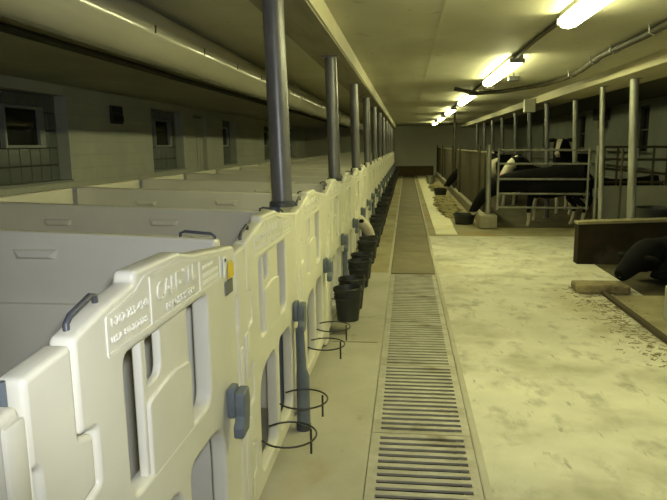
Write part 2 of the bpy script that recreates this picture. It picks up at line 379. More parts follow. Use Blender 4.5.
def make_gate(root):
    W = 1.04
    # castellated hinge side, profiled top
    out = [(0.0, 1.165), (0.012, 1.165)]
    outline = [(0.0, 0.10, .01), (W, 0.10, .02), (W, 1.170, .02), (0.84, 1.190, .02), (0.62, 1.213, .02), (0.52, 1.236, .02), (0.262, 1.238, .012), (0.255, 1.214, .01), (0.13, 1.197, .02), (0.0, 1.168, .015),
               (0.0, 0.985, .012), (0.055, 0.975, .012), (0.055, 0.86, .012), (0.0, 0.85, .012), (0.0, 0.70, .012), (0.055, 0.69, .012), (0.055, 0.55, .012), (0.0, 0.54, .012), (0.0, 0.38, .012), (0.055, 0.37, .012), (0.055, 0.25, .012), (0.0, 0.24, .012)]
    up = [(0.185, 0.745, .05), (0.735, 0.735, .05), (0.735, 1.072, .03), (0.185, 1.072, .03)]
    lo1 = [(0.15, 0.17, .05), (0.47, 0.17, .05), (0.47, 0.625, .10), (0.15, 0.60, .12)]
    lo2 = [(0.535, 0.17, .05), (0.85, 0.17, .05), (0.85, 0.62, .12), (0.535, 0.63, .05)]
    me = sheet([rounded(outline, .01), rounded(up, .03), rounded(lo1, .04), rounded(lo2, .04)], T, 0.011)
    obj_me('gate_frame', me, 'plastic', root, True)
    # inner plate of the feed opening with its notch
    plate = [(0.285, 0.70, .02), (0.44, 0.655, .02), (0.588, 0.70, .02), (0.590, 1.09, .01), (0.285, 1.09, .01)]
    notch = [(0.315, 0.955, .005), (0.395, 0.955, .035), (0.395, 1.066, .005), (0.315, 1.066, .005)]
    me = sheet([rounded(plate, .02), rounded(notch, .01)], 0.022, 0.006); me.transform(Matrix.Translation((-0.010, 0, 0)))
    obj_me('feed_plate', me, 'plastic', root, True)
    rib = [(0.300, 0.71, .02), (0.44, 0.67, .02), (0.580, 0.71, .02), (0.580, 0.925, .02), (0.45, 0.940, .05), (0.300, 0.920, .02)]
    me = sheet([rounded(rib, .02)], 0.012, 0.0055); me.transform(Matrix.Translation((-0.001, 0, 0)))
    obj_me('plate_facing', me, 'plastic', root, True)
    # raised edging of the name board
    bm = bmesh.new()
    def strip(p, q, wd):
        p, q = Vector(p), Vector(q); d = (q-p).normalized(); nn = Vector((-d.y, d.x))*wd/2
        vs = [p+nn, p-nn, q-nn, q+nn]
        a = [bm.verts.new((0.0035, v.x, v.y)) for v in vs]; b = [bm.verts.new((-0.002, v.x, v.y)) for v in vs]
        bm.faces.new(a)
        for i in range(4): bm.faces.new((a[i], b[i], b[(i+1) % 4], a[(i+1) % 4]))
    strip((0.12, 1.094), (0.87, 1.092), 0.008); strip((0.12, 1.094), (0.12, 1.172), 0.007)
    strip((0.12, 1.172), (0.255, 1.192), 0.007); strip((0.255, 1.192), (0.30, 1.214), 0.007); strip((0.30, 1.214), (0.53, 1.212), 0.007); strip((0.53, 1.212), (0.64, 1.189), 0.007)
    strip((0.64, 1.189), (0.87, 1.165), 0.007); strip((0.87, 1.165), (0.87, 1.092), 0.007)
    strip((0.335, 1.094), (0.335, 1.214), 0.007); strip((0.675, 1.094), (0.675, 1.188), 0.007)
    obj('raised_border', bm, 'plastic_letter', root)
    for args in (('CALF-TEL', 0.066, 0.505, 1.160, 0.004, 0.27), ('PEN SYSTEM', 0.026, 0.525, 1.113, 0.0035, 0.20), ('1-262-255-4540', 0.026, 0.228, 1.156, 0.0035, 0.180), ('U.S.A. 800-262-2255', 0.020, 0.225, 1.120, 0.003, 0.175)):
        obj_me('raised_lettering', text_mesh(*args), 'plastic_letter', root)
    bm = bmesh.new()
    for v, u1 in ((1.157, 0.80), (1.133, 0.84), (1.111, 0.84)):
        u = 0.705
        while u < u1:
            l = random.uniform(.008, .018); box(bm, 0, 0.0035, u, u+l, v-.0045, v+.0045); u += l+.005
    obj('raised_small_print', bm, 'plastic_letter', root)
    # vinyl grip at the hinge corner
    bm = bmesh.new(); tube(bm, [(-0.030, 0.030, 1.15), (-0.030, 0.031, 1.186), (-0.030, 0.045, 1.197), (-0.030, 0.122, 1.216), (-0.030, 0.138, 1.212), (-0.030, 0.145, 1.185)], 0.0065, 10)
    obj('grip', bm, 'handle', root, True)
    bm = bmesh.new(); tube(bm, [(-0.031, 0.026, 0.12), (-0.031, 0.026, 1.14)], 0.010, 10); obj('hinge_rod', bm, 'blue', root, True)
    # latch
    lt = None
    bm = bmesh.new(); box(bm, 0.002, 0.030, 0.875, 0.935, 0.615, 0.720, 0.008); lt = obj('latch', bm, 'blue', root, True)
    bm = bmesh.new()
    P = [(0.872, 0.705), (0.935, 0.712), (0.948, 0.668), (0.938, 0.610), (0.925, 0.562), (0.845, 0.560), (0.842, 0.600), (0.872, 0.622), (0.866, 0.664)]
    me = sheet([rounded([(p[0], p[1], .008) for p in P], .008)], 0.034, 0.007); me.transform(Matrix.Translation((0.064, 0, 0)))
    bm.free(); obj_me('latch_lever', me, 'blue', lt, True)

def make_hinge_panel(root):
    # the narrow fixed post panel; local u from 0 to .195
    W = 0.143
    outline = [(0.0, 0.02, .01), (W, 0.02, .01), (W, 0.24, .01), (W+0.05, 0.25, .01), (W+0.05, 0.365, .01), (W, 0.375, .01), (W, 0.54, .01), (W+0.05, 0.555, .01), (W+0.05, 0.685, .01), (W, 0.70, .01), (W, 0.855, .01), (W+0.05, 0.865, .01), (W+0.05, 0.97, .01), (W, 0.985, .01), (W, 1.162, .015), (0.0, 1.150, .015),
               (0.0, 1.0, .01), (0.02, 0.99, .01), (0.02, 0.88, .01), (0.0, 0.87, .01)]
    me = sheet([rounded(outline, .01)], T, 0.011); obj_me('panel', me, 'plastic', root, True)
    bm = bmesh.new(); box(bm, -0.004, 0.010, 0.080, 0.137, 0.655, 0.835, 0.008); box(bm, -0.004, 0.006, 0.05, 0.13, 0.14, 0.50, 0.008)
    box(bm, -0.004, 0.006, 0.02, 0.06, 0.55, 0.80, 0.008)
    obj('raised_rib', bm, 'plastic', root, True)
    bm = bmesh.new(); tube(bm, [(-0.031, -0.008, 0.03), (-0.031, -0.008, 1.15)], 0.0065, 8); obj('hinge_rod', bm, 'blue', root, True)

def make_divider(root):
    # wall between two pens: local X runs away from the aisle (0 to -1.86), top rises to the rear
    Ld = 1.84
    prof = [(0, 0.03), (-Ld, 0.03), (-Ld, 1.215), (0, 1.150)]
    prof = [(-a, b) for a, b in prof]
    me = sheet([rounded([(p[0], p[1], .02) for p in prof], .02)], 0.058, 0.010)
    # sheet maps (u,v,w)->(w,u,v): turn so that u -> -X and the front faces the camera (-Y)
    me.transform(Matrix(((0, -1, 0, 0), (-1, 0, 0, 0), (0, 0, 1, 0), (0, 0, 0, 1))))
    obj_me('panel', me, 'plastic', root, True)
    bm = bmesh.new(); box(bm, -1.80, -0.02, -0.026, 0.002, 0.06, 0.915, 0.010); obj('lower_facing', bm, 'plastic', root, True)
    for xc in (-0.67, -1.29):
        # moulded grip: a shallow trough with a lip
        bm = bmesh.new()
        vs = []
        for (a, z, d) in ((-0.088, 1.113, 0), (0.088, 1.113, 0), (0.076, 1.074, 0), (-0.076, 1.074, 0)): vs.append(bm.verts.new((xc+a, 0.0005, z)))
        vi = [bm.verts.new((xc+a, -0.012, z)) for a, z in ((-0.074, 1.106), (0.074, 1.106), (0.056, 1.084), (-0.056, 1.084))]
        for i in range(4): bm.faces.new((vs[i], vs[(i+1) % 4], vi[(i+1) % 4], vi[i]))
        bm.faces.new(vi)
        obj('moulded_grip', bm, 'plastic', root)
    bm = bmesh.new(); tube(bm, [(-0.012, 0.03, 1.13), (-0.012, 0.03, 1.156), (-0.025, 0.03, 1.166), (-0.12, 0.03, 1.174), (-0.135, 0.03, 1.168), (-0.138, 0.03, 1.14)], 0.0055, 10)
    obj('grip', bm, 'handle', root, True)

gate = thing('calf_gate', 'nearest cream plastic calf pen gate, phone number on its name board and grey latch lever', 'gate', (FX, G0, 0), 'calf pen gates')
make_gate(gate)
hp = thing('hinge_panel', 'narrow cream hinge panel left of the nearest calf gate, at the left edge', 'panel', (FX, G0-0.15, 0), 'hinge panels between the gates')
make_hinge_panel(hp)
dv = thing('pen_divider', 'nearest cream pen divider, its wide face filling the left of the view', 'pen divider', (FX-0.072, 2.06, 0.035), 'pen dividers')
make_divider(dv)
DZ = [0, -0.015, -0.005, 0.0]
gates = [gate]
for i in range(1, NG):
    y = G0 + PITCH*i
    dz = DZ[i] if i < 4 else 0.0
    gates.append(dup(gate, (FX, y, dz), 'cream plastic calf pen gate, %s in the row counted from the camera' % ORD[i+1], skip=('raised_lettering', 'raised_border', 'raised_small_print') if i > 6 else ()))
    if i == 1: dup(hp, (FX, y-0.15, -0.01), 'narrow cream hinge panel just right of the yellow tag')
    else: dup(hp, (FX, y-0.15, 0), 'narrow cream hinge panel before the %s calf gate from the camera' % ORD[i+1])
    if i > 1:
        dup(dv, (FX-0.072, 2.06+PITCH*(i-1), 0), 'cream pen divider across the calf row, %s one from the camera' % ORD[i])
# the end of the pen front before the nearest one: only its last stile shows
pv = thing('stile_panel', 'cream plastic stile with grey grip cut by the left edge of the view', 'panel', (FX, G0-0.15-0.30, 0))
me = sheet([rounded([(0, 0.02), (0.288, 0.02), (0.288, 1.118, .02), (0, 1.10, .02)], .01)], T, 0.011); obj_me('panel', me, 'plastic', pv, True)
bm = bmesh.new(); box(bm, 0.001, 0.010, 0.235, 0.286, 0.93, 1.10, 0.008); obj('raised_rib', bm, 'plastic', pv, True)
bm = bmesh.new(); tube(bm, [(-0.035, 0.16, 1.10), (-0.035, 0.17, 1.135), (-0.035, 0.20, 1.148), (-0.035, 0.255, 1.148), (-0.035, 0.27, 1.138), (-0.035, 0.275, 1.105)], 0.011, 10); obj('grip', bm, 'handle', pv, True)
# rear walls of the pens
bm = bmesh.new(); box(bm, -0.03, 0.03, 0, 1.13, 0.02, 1.19, 0.012); rp = obj('rear_panel', bm, 'plastic')
for i in range(0, NG-1):
    o = rp if i == 0 else rp.copy()
    if i: COL.objects.link(o)
    o.location = (-2.545, 2.122+PITCH*(i-1), 0.02); tag(o, 'cream rear panel closing the %s calf pen from the camera, left of the dividers' % ORD[i+1], 'panel', 'rear panels of the pens')

# steel posts up to the beam
def post_mesh(h, r, lean):
    bm = bmesh.new(); tube(bm, [(0, 0, 0.0), (lean[0]*0.5, 0, h*0.5), (lean[0], 0, h)], r, 20); return bm
PX = -0.69
p0 = None
for i in range(12):
    y = 3.2 + 2.4*i
    if p0 is None:
        p0 = thing('support_post', 'nearest blue-grey steel post, rising behind the second calf gate', 'post', (PX, y, 0), 'left row of steel posts')
        bm = bmesh.new(); tube(bm, [(0, 0, 1.200), (-0.012, 0, 1.74), (-0.024, 0, 2.262)], 0.054, 24); c = obj('shaft', bm, 'post', p0, True); c.location = (0.042, 0, 0)
        bm = bmesh.new(); tube(bm, [(0, 0, 0), (0, 0, 1.189)], 0.028, 12); obj('foot_pipe', bm, 'blue', p0, True)
        bm = bmesh.new(); lathe(bm, [(0.068, 0), (0.068, 0.022), (0.056, 0.03)], 24); c = obj('collar', bm, 'handle', p0, True); c.location = (0.042, 0, 1.190)
        bm = bmesh.new(); box(bm, -0.07, 0.07, -0.08, 0.08, 0, 0.010); c = obj('cap_plate', bm, 'post', p0); c.location = (0.018, 0, 2.2615)
    else: dup(p0, (PX, y, 0), 'blue-grey steel post above the calf fronts, %s one from the camera' % ORD[i+1])
# props under every other latch
l0 = None
for i in range(1, NG, 2):
    y = G0 + PITCH*i + 0.955
    if l0 is None:
        l0 = thing('gate_prop', 'blue-grey tubular prop standing under the latch of the second calf gate', 'prop', (FX+0.045, y-0.06, 0), 'props under the gate latches')
        bm = bmesh.new(); tube(bm, [(0, 0, 0.03), (0, 0, 0.30), (-0.006, 0, 0.34), (-0.012, 0, 0.56)], [0.036, 0.035, 0.026, 0.023], 14); obj('tube', bm, 'blue', l0, True)
        bm = bmesh.new(); lathe(bm, [(0.040, 0.0), (0.040, 0.03)], 16); obj('foot', bm, 'handle', l0, True)
    else: dup(l0, (FX+0.045, y-0.06, 0), 'blue-grey tubular prop under the latch of the %s calf gate from the camera' % ORD[i+1])
# tags on the nearest gate
bm = bmesh.new(); box(bm, 0.0015, 0.006, -0.011, 0.011, -0.033, 0.033, 0.001)
t1 = thing('card_strip', 'white strip with a black dot beside the yellow tag', 'tag', (FX, 1.905, 1.120)); obj('strip', bm, 'white', t1)
bm = bmesh.new(); tube(bm, [(0.006, 0, 0.022), (0.0085, 0, 0.022)], 0.006, 12); obj('dot', bm, 'dark', t1)
bm = bmesh.new()
me = sheet([rounded([(-0.030, -0.027, .004), (0.030, -0.027, .004), (0.030, 0.012, .01), (0.012, 0.030, .01), (-0.012, 0.030, .01), (-0.030, 0.012, .01)], .005)], 0.004, 0.001); me.transform(Matrix.Translation((0.008, 0, 0)))
bm.free(); t2 = obj_me('ear_tag', me, 'tag'); t2.location = (FX, 1.965, 1.100); tag(t2, 'yellow plastic tag hung on the right stile of the nearest gate', 'tag')
bm = bmesh.new(); box(bm, 0.0015, 0.007, -0.036, 0.036, -0.023, 0.023, 0.001); t3 = obj('card_holder', bm, 'greytag'); t3.location = (FX, 1.945, 1.046); tag(t3, 'dark grey square card holder right below the yellow tag', 'card holder')

# bucket rings and buckets hung on the gates
rg = thing('bucket_ring', 'empty wire bucket ring, nearest one on the second calf gate', 'ring', (FX+0.002, 0, 0.36), 'wire bucket rings')
bm = bmesh.new(); R = 0.117
arc = [(0.100+R*math.cos(a), R*math.sin(a), 0) for a in [math.radians(t) for t in range(-144, 145, 8)]]
tube(bm, [(0.004, -R*0.62, 0)]+arc+[(0.004, R*0.62, 0)], 0.0042, 8); obj('hoop', bm, 'wire', rg, True)
bm = bmesh.new(); tube(bm, [(0.100+R*0.72, R*0.55, -0.006), (0.100+R*0.72, R*0.55, -0.115)], 0.005, 8); obj('prong', bm, 'wire', rg, True)
bk = thing('feed_bucket', 'black rubber bucket in a ring', 'bucket', (0, 0, 0), 'black buckets along the calf row')
bm = bmesh.new(); lathe(bm, [(0.086, 0), (0.110, 0.235), (0.118, 0.24), (0.118, 0.262), (0.112, 0.262), (0.105, 0.235), (0.080, 0.014)], 24); obj('pail', bm, 'rubber', bk, True)
bm = bmesh.new(); lathe(bm, [(0.1065, 0.178), (0.1125, 0.18), (0.1125, 0.19), (0.1065, 0.192)], 24); obj('band', bm, 'rubber', bk, True)
bm = bmesh.new(); tube(bm, [(0.01+0.113*math.cos(a)*0.9, 0.115*math.sin(a), 0.262+0.012*math.cos(a)) for a in [math.radians(t) for t in range(-90, 91, 12)]], 0.004, 6); obj('bail', bm, 'wire', bk, True)
nr = nb = 0
for i in range(1, NG):
    for j, du in enumerate((0.19, 0.56)):
        y = G0 + PITCH*i + du
        nr += 1
        ringlab = ['', 'empty wire bucket ring nearest the camera, on the second calf gate', 'empty wire bucket ring by the foot of the nearest prop', 'empty wire bucket ring on the left half of the third calf gate', 'empty wire bucket ring on the right half of the third calf gate']
        lab = ringlab[nr] if nr < 5 else 'wire ring holding the %s black bucket along the calf row' % ORD[nr-4]
        if nr == 1: rg.location = (FX+0.002, y, 0.315); rg['label'] = lab
        else: dup(rg, (FX+0.002, y, 0.315), lab)
        if i >= 3:
            nb += 1; loc = (FX+0.126, y, 0.13+random.uniform(-.006, .006))
            lab = 'black rubber bucket hung on the calf fronts, %s one from the camera' % ORD[nb]
            if nb == 1: bk.location = loc; bk['label'] = lab
            else: dup(bk, loc, lab)

# ------------------------------------------------------------------ ventilation duct on the left, under the ceiling
DX, DZc, DR = -1.72, 2.235, 0.168
du_ = thing('ventilation_duct', 'long pale round ventilation duct under the ceiling left of the posts', 'duct', (DX, YB, DZc))
bm = bmesh.new(); tube(bm, [(0, 0.02, 0), (0, 10, 0), (0, 20, 0), (0, YE-YB-0.02, 0)], DR, 40); obj('tube', bm, 'duct', du_, True)
for k in range(27):
    y = 2.0 + 0.95*k + 0.95*0 - 0.04
    a = math.radians(-3); c = Vector((math.cos(a), 0, math.sin(a)))*DR; tdir = Vector((-math.sin(a), 0, math.cos(a)))
    bm = bmesh.new(); box(bm, -0.003, 0.003, -0.010, 0.010, -0.024, 0.024, 0.002)
    bm.transform(Matrix.Translation(c + Vector((0, y-YB, 0))) @ Matrix(((c.x/DR, 0, tdir.x, 0), (0, 1, 0, 0), (c.z/DR, 0, tdir.z, 0), (0, 0, 0, 1))))
    obj('air_slot', bm, 'dark', du_)
for k in range(6):
    bm = bmesh.new(); tube(bm, [((DR+0.003)*math.cos(t), 1.5+k*5.4, (DR+0.003)*math.sin(t)) for t in [2*math.pi*q/36 for q in range(36)]], 0.004, 6, closed=True)
    if k == 1 or k > 8: bm.free(); continue
    obj('strap', bm, 'duct', du_)
bm = bmesh.new(); tube(bm, [(-2.93, YB+.01, CEIL-0.035), (-2.96, 8, CEIL-0.035), (-2.93, 16, CEIL-0.035), (-2.95, YE-.01, CEIL-0.035)], 0.034, 12)
tag(obj('ceiling_pipe', bm, 'conduit', None, True), 'dark pipe along the ceiling between the duct and the left wall', 'pipe')
vf = thing('wall_vent', 'small dark vent hood on the left wall between the first two windows', 'vent', (XL, 10.4, 1.92))
bm = bmesh.new(); box(bm, 0.001, 0.06, -0.2, 0.2, 0, 0.30, 0.01); obj('hood', bm, 'mortar', vf)
bm = bmesh.new(); box(bm, 0.0605, 0.085, -0.17, 0.17, 0.04, 0.14, 0.008); obj('flap', bm, 'dark', vf)
bm = bmesh.new(); tube(bm, [(0.062, -0.17, 0.20), (0.075, 0, 0.215), (0.062, 0.17, 0.20)], 0.012, 8); obj('lip', bm, 'dark', vf)

# ------------------------------------------------------------------ lamps down the aisle
LX = 1.14
lp = thing('tube_lamp', 'nearest lit strip lamp, cut by the top edge of the view', 'lamp', (LX, 3.62, 0), 'lit strip lamps')
bm = bmesh.new(); box(bm, -0.062, 0.062, -1.22, 1.22, CEIL-0.035, CEIL-0.001, 0.008); obj('housing', bm, 'housing', lp)
bm = bmesh.new()
prof = [(-0.062, CEIL-0.036), (-0.066, CEIL-0.07), (-0.050, CEIL-0.10), (0, CEIL-0.112), (0.050, CEIL-0.10), (0.066, CEIL-0.07), (0.062, CEIL-0.036)]
A = [bm.verts.new((x, -1.19, z)) for x, z in prof]; B = [bm.verts.new((x, 1.19, z)) for x, z in prof]
for i in range(7): bm.faces.new((A[i], A[(i+1) % 7], B[(i+1) % 7], B[i]))
bm.faces.new(A); bm.faces.new(B); obj('diffuser', bm, 'lamp', lp, True)
for s in (-1, 1):
    bm = bmesh.new(); box(bm, -0.080, 0.080, s*1.206-0.014, s*1.206+0.014, CEIL-0.085, CEIL-0.036, 0.006); obj('end_cap', bm, 'housing', lp)
dimmed = None
for k in range(1, 6):
    o = dup(lp, (LX, 3.62+4.5*k, 0), 'lit strip lamp in the ceiling row, %s one from the camera' % ORD[k+1])
    if k >= 2:
        for c in kids(o):
            if c.name.startswith('diffuser'):
                if dimmed is None: dimmed = c.data.copy(); dimmed.materials[0] = M['lamp_dim']
                c.data = dimmed
for k in range(5):
    y0 = 3.62+4.5*k+1.225; bm = bmesh.new(); tube(bm, [(LX-0.02, y0, CEIL-0.03), (LX-0.03, y0+1, CEIL-0.026), (LX-0.02, y0+2.05, CEIL-0.03)], 0.02, 10)
    o = tag(obj('wiring_conduit', bm, 'conduit', None, True), 'dark conduit on the ceiling joining the %s and %s strip lamps' % (ORD[k+1], ORD[k+2]), 'conduit', 'conduits between the lamps')
bm = bmesh.new(); box(bm, -0.11, 0.03, -0.07, 0.07, -0.14, 0, 0.008); o = obj('junction_box', bm, 'conduit'); o.location = (LX+0.08, 9.50, CEIL-.001); tag(o, 'grey junction box on the ceiling just past the second strip lamp', 'junction box')
sd = thing('ceiling_sensor', 'small dark box hanging from the ceiling right of the second strip lamp', 'sensor', (1.38, 8.6, CEIL))
bm = bmesh.new(); tube(bm, [(0, 0, -0.001), (0, 0, -0.05)], 0.01, 8); obj('stem', bm, 'conduit', sd)
bm = bmesh.new(); box(bm, -0.07, 0.07, -0.05, 0.05, -0.11, -0.05, 0.008); obj('case', bm, 'wire', sd)
cd = thing('cable_run', 'thick dark cable snaking across the ceiling towards the right beam', 'cable', (0, 0, 0))
bm = bmesh.new(); zc = CEIL-0.045
tube(bm, [(0.75, 10.35, zc), (1.1, 10.42, zc-0.07), (1.5, 10.43, zc-0.05), (1.9, 10.35, zc), (2.07, 9.9, zc), (2.14, 9.0, zc), (2.10, 8.1, zc), (2.02, 7.4, zc), (1.96, 6.8, zc), (1.96, 5.7, zc), (1.93, 5.0, zc), (1.9, 3.5, zc)], 0.032, 12)
obj('sheath', bm, 'conduit', cd, True)
for (x, y) in ((2.12, 8.6), (2.0, 7.2), (1.96, 6.4), (1.95, 5.4)):
    bm = bmesh.new(); tube(bm, [(x-0.05, y, CEIL-.002), (x-0.046, y, zc-0.02), (x, y, zc-0.040), (x+0.046, y, zc-0.02), (x+0.05, y, CEIL-.002)], 0.007, 6); obj('clip', bm, 'galv', cd)

# ------------------------------------------------------------------ right hand side: posts, gate, boards
RP = [(2.90, 8.35, 0.052), (2.83, 9.4, 0.036), (3.15, 12.09, 0.045), (2.84, 13.0, 0.045), (2.90, 15.1, 0.05), (2.9, 17.0, 0.045), (2.9, 19.3, 0.05), (2.9, 21.4, 0.05), (2.9, 23.6, 0.05), (2.9, 26, 0.05)]
for i, (x, y, r) in enumerate(RP):
    lab = ['bright round steel post standing behind the low dark manger wall', 'thinner steel post just left of the bright post by the manger wall'][i] if i < 2 else 'steel post under the right beam, %s one from the camera' % ORD[i+1]
    t = thing('pen_post', lab, 'post', (x, y, 0), 'right row of steel posts')
    obj('shaft', post_mesh(2.276, r, (-0.09, 0)), 'galv' if i < 3 else 'post', t, True)
    bm = bmesh.new(); box(bm, -r-.02, r+.02, -r-.02, r+.02, 2.282, 2.2895); c = obj('cap_plate', bm, 'post', t); c.location = (-0.09, 0, -0.006)
    bm = bmesh.new(); box(bm, -r-.03, r+.03, -r-.03, r+.03, 0, 0.008); obj('base_plate', bm, 'post', t)
bm = bmesh.new(); box(bm, -0.11, 0.11, -0.08, 0.08, 0, 0.26, 0.01); o = obj('beam_box', bm, 'housing'); o.location = (2.448, 13.2, 2.12); tag(o, 'grey box fixed on the aisle side of the right beam', 'box')
bm = bmesh.new(); tube(bm, [(0, 0, 0), (0, 0, 1.42)], 0.016, 10); o = obj('fence_stake', bm, 'conduit', None, True); o.location = (3.23, 9.9, 0); tag(o, 'thin dark upright stake between the two nearest right posts', 'stake')

# pipe gate across the heifer pen
GY = 11.4
gt = thing('pipe_gate', 'pale five-rail pipe gate closing the pen of black and white cattle', 'gate', (1.60, GY, 0))
for z in (1.39, 1.15, 0.88, 0.62, 0.375):
    bm = bmesh.new(); tube(bm, [(0.02, 0, z), (1.60, 0, z-0.012)], 0.019, 12); obj('rail', bm, 'galv', gt, True)
for x in (0.02, 1.56):
    bm = bmesh.new(); tube(bm, [(x, -0.022, 0.33), (x, -0.022, 1.42)], 0.02, 12); obj('upright', bm, 'galv', gt, True)
cp = thing('corner_post', 'galvanised pipe post set in a concrete foot at the pen corner', 'post', (1.46, GY, 0))
bm = bmesh.new(); tube(bm, [(0, 0, 0.25), (-0.01, 0, 1.48)], 0.045, 16); obj('pipe', bm, 'galv', cp, True)
bm = bmesh.new(); box(bm, -0.175, 0.15, -0.16, 0.16, 0, 0.25, 0.03); obj('concrete_foot', bm, 'kerb', cp)
bm = bmesh.new(); tube(bm, [(0, 0, 0), (0, 0, 1.45)], 0.028, 12); o = obj('gate_post', bm, 'galv', None, True); o.location = (3.30, GY, 0); tag(o, 'pipe post at the hinge end of the five-rail gate', 'post')

# plank front of the right pens with openings for the heads
def plank_front(y0, y1, lab, h=1.33):
    t = thing('plank_partition', lab, 'partition', (1.47, y0, 0), 'plank fronts of the cattle pens')
    Ld = y1-y0; n = max(2, round(Ld/1.2))
    for k in range(n):
        bm = bmesh.new(); box(bm, -0.018, 0.018, k*Ld/n+0.004, (k+1)*Ld/n-0.004, 0.215, h, 0.004); obj('board', bm, 'board', t)
    bm = bmesh.new(); box(bm, -0.03, 0.03, 0, Ld, h, h+0.03, 0.006); obj('cap_rail', bm, 'walltop', t)
    k = 0.6
    while k < Ld:
        bm = bmesh.new(); tube(bm, [(-0.045, k, 0.215), (-0.045, k, h+0.16)], 0.026, 10); obj('stake', bm, 'conduit', t, True); k += 4.6
plank_front(12.06, 18.45, 'tall brown plank partition right of the nearest black feed tub')
plank_front(19.25, 24.3, 'tall brown plank partition between the two feeding cattle openings, farther one')
plank_front(24.9, 30.2, 'farthest brown plank partition near the end wall')
bm = bmesh.new(); box(bm, 1.36, 1.56, 11.62, 30.3, 0, 0.21, 0.02); tag(obj('feed_kerb', bm, 'kerb'), 'low concrete kerb under the plank partitions on the right', 'kerb')
bm = bmesh.new(); tube(bm, [(1.40, 18.85, 0.215), (1.385, 18.85, CEIL-.002)], 0.035, 12); tag(obj('aisle_pole', bm, 'conduit', None, True), 'dark pole from floor to ceiling at the middle gap of the plank fronts', 'pole')

# tubs and pail on the feed strip
def tub(loc, lab):
    t = thing('feed_tub', lab, 'tub', loc, 'black feed tubs')
    bm = bmesh.new(); lathe(bm, [(0.165, 0), (0.205, 0.165), (0.218, 0.17), (0.218, 0.195), (0.205, 0.195), (0.195, 0.165), (0.155, 0.02)], 28); obj('bowl', bm, 'rubber', t, True)
    bm = bmesh.new(); lathe(bm, [(0.158, 0.021), (0.176, 0.09), (0.15, 0.10), (0.03, 0.112)], 20); obj('feed', bm, 'brown', t, True)
tub((1.10, 12.0, 0.0), 'nearest black rubber feed tub, under the feeding cow by the corner post')
tub((1.02, 19.1, 0.0), 'farther black rubber feed tub beside the second feeding cow')
pl = thing('metal_pail', 'small grey metal pail far down the feed strip', 'pail', (0.92, 24.6, 0.0))
bm = bmesh.new(); lathe(bm, [(0.14, 0), (0.18, 0.30), (0.188, 0.30), (0.188, 0.315), (0.172, 0.315), (0.13, 0.02)], 24); obj('body', bm, 'galv', pl, True)
bm = bmesh.new(); tube(bm, [(0, 0.186*math.cos(a), 0.31+0.06*math.sin(a)) for a in [math.pi*q/12 for q in range(13)]], 0.006, 6); obj('bail', bm, 'wire', pl, True)

# loose hay and straw
def strands(name, n, fx, m, lab, cat, mound=None, l=(0.06, 0.2), r=0.004):
    bm = bmesh.new()
    if mound: mound(bm)
    for _ in range(n):
        x, y, z = fx(); a = random.uniform(0, math.pi); ll = random.uniform(*l)/2; b = random.uniform(-.25, .25)
        d = Vector((math.cos(a), math.sin(a), b)).normalized()*ll; c = Vector((x, y, max(z, abs(d.z)+r)))
        tube(bm, [c-d, c+d], r, 4)
    o = tag(obj(name, bm, m), lab, cat); o['kind'] = 'stuff'; return o
def hay_mound(pts):
    def f(bm):
        for (x, y, rx, ry, h) in pts:
            t = bmesh.new(); bmesh.ops.create_icosphere(t, subdivisions=4, radius=1)
            for v in t.verts:
                q = noise.noise(v.co*2.3+Vector((x, y, 0)))*0.35 + noise.noise(v.co*7+Vector((x, y, 3)))*0.18
                v.co = Vector((x+v.co.x*rx*(1+q), y+v.co.y*ry*(1+q), 0.0105+max(0, v.co.z)*h*(1+q*1.6)))
            merge(bm, t)
    return f
HP = [(1.0, 13.4, .20, .6, .03), (0.98, 14.5, .22, .9, .05), (0.95, 15.8, .24, .9, .06), (1.0, 16.9, .21, .8, .05), (1.0, 17.9, .21, .5, .03), (1.02, 20.8, .2, .8, .07), (1.02, 22.2, .22, .8, .07), (1.05, 26.6, .18, 1.2, .06)]
def hp_pt():
    x, y, rx, ry, h = random.choice(HP); a = random.uniform(0, 2*math.pi); q = math.sqrt(random.random())*1.1
    return x+rx*q*math.cos(a), y+ry*q*math.sin(a), 0.01+h*max(0, 1-q*q)*random.uniform(.6, 1.05)
strands('hay', 1500, hp_pt, 'hay', 'loose hay heaped along the pale strip before the plank fronts', 'hay', hay_mound(HP))
def litter_pt():
    t = random.random(); y = 4.2+t*2.5
    return 1.86+random.gauss(0, .12), y, 0.005
strands('straw_litter', 500, litter_pt, 'straw', 'scattered straw along the dark gutter strip at the right edge', 'straw', None, (0.02, 0.07), 0.0022)

# ------------------------------------------------------------------ right foreground: low wall, dark strip, bedding, blocks
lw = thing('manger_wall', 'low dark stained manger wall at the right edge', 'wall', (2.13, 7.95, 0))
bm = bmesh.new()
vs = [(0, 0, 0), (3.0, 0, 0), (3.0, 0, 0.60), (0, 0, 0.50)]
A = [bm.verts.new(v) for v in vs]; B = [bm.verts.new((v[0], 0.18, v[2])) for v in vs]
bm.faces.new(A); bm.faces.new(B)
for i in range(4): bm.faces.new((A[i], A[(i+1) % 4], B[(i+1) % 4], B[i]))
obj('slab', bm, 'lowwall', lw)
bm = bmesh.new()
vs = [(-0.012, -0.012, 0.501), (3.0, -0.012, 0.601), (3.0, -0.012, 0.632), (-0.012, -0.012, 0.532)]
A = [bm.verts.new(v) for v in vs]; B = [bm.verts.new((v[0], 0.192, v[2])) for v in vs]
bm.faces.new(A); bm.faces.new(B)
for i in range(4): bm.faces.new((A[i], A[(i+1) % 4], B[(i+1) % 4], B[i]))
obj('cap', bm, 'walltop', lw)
bm = bmesh.new(); box(bm, 1.99, 5.1, 3.6, 6.28, 0, 0.006); struct(obj('trim_8', bm, 'bed'))
bm = bmesh.new(); box(bm, 2.34, 5.1, 6.285, 7.93, 0, 0.006); struct(obj('trim_10', bm, 'muck'))
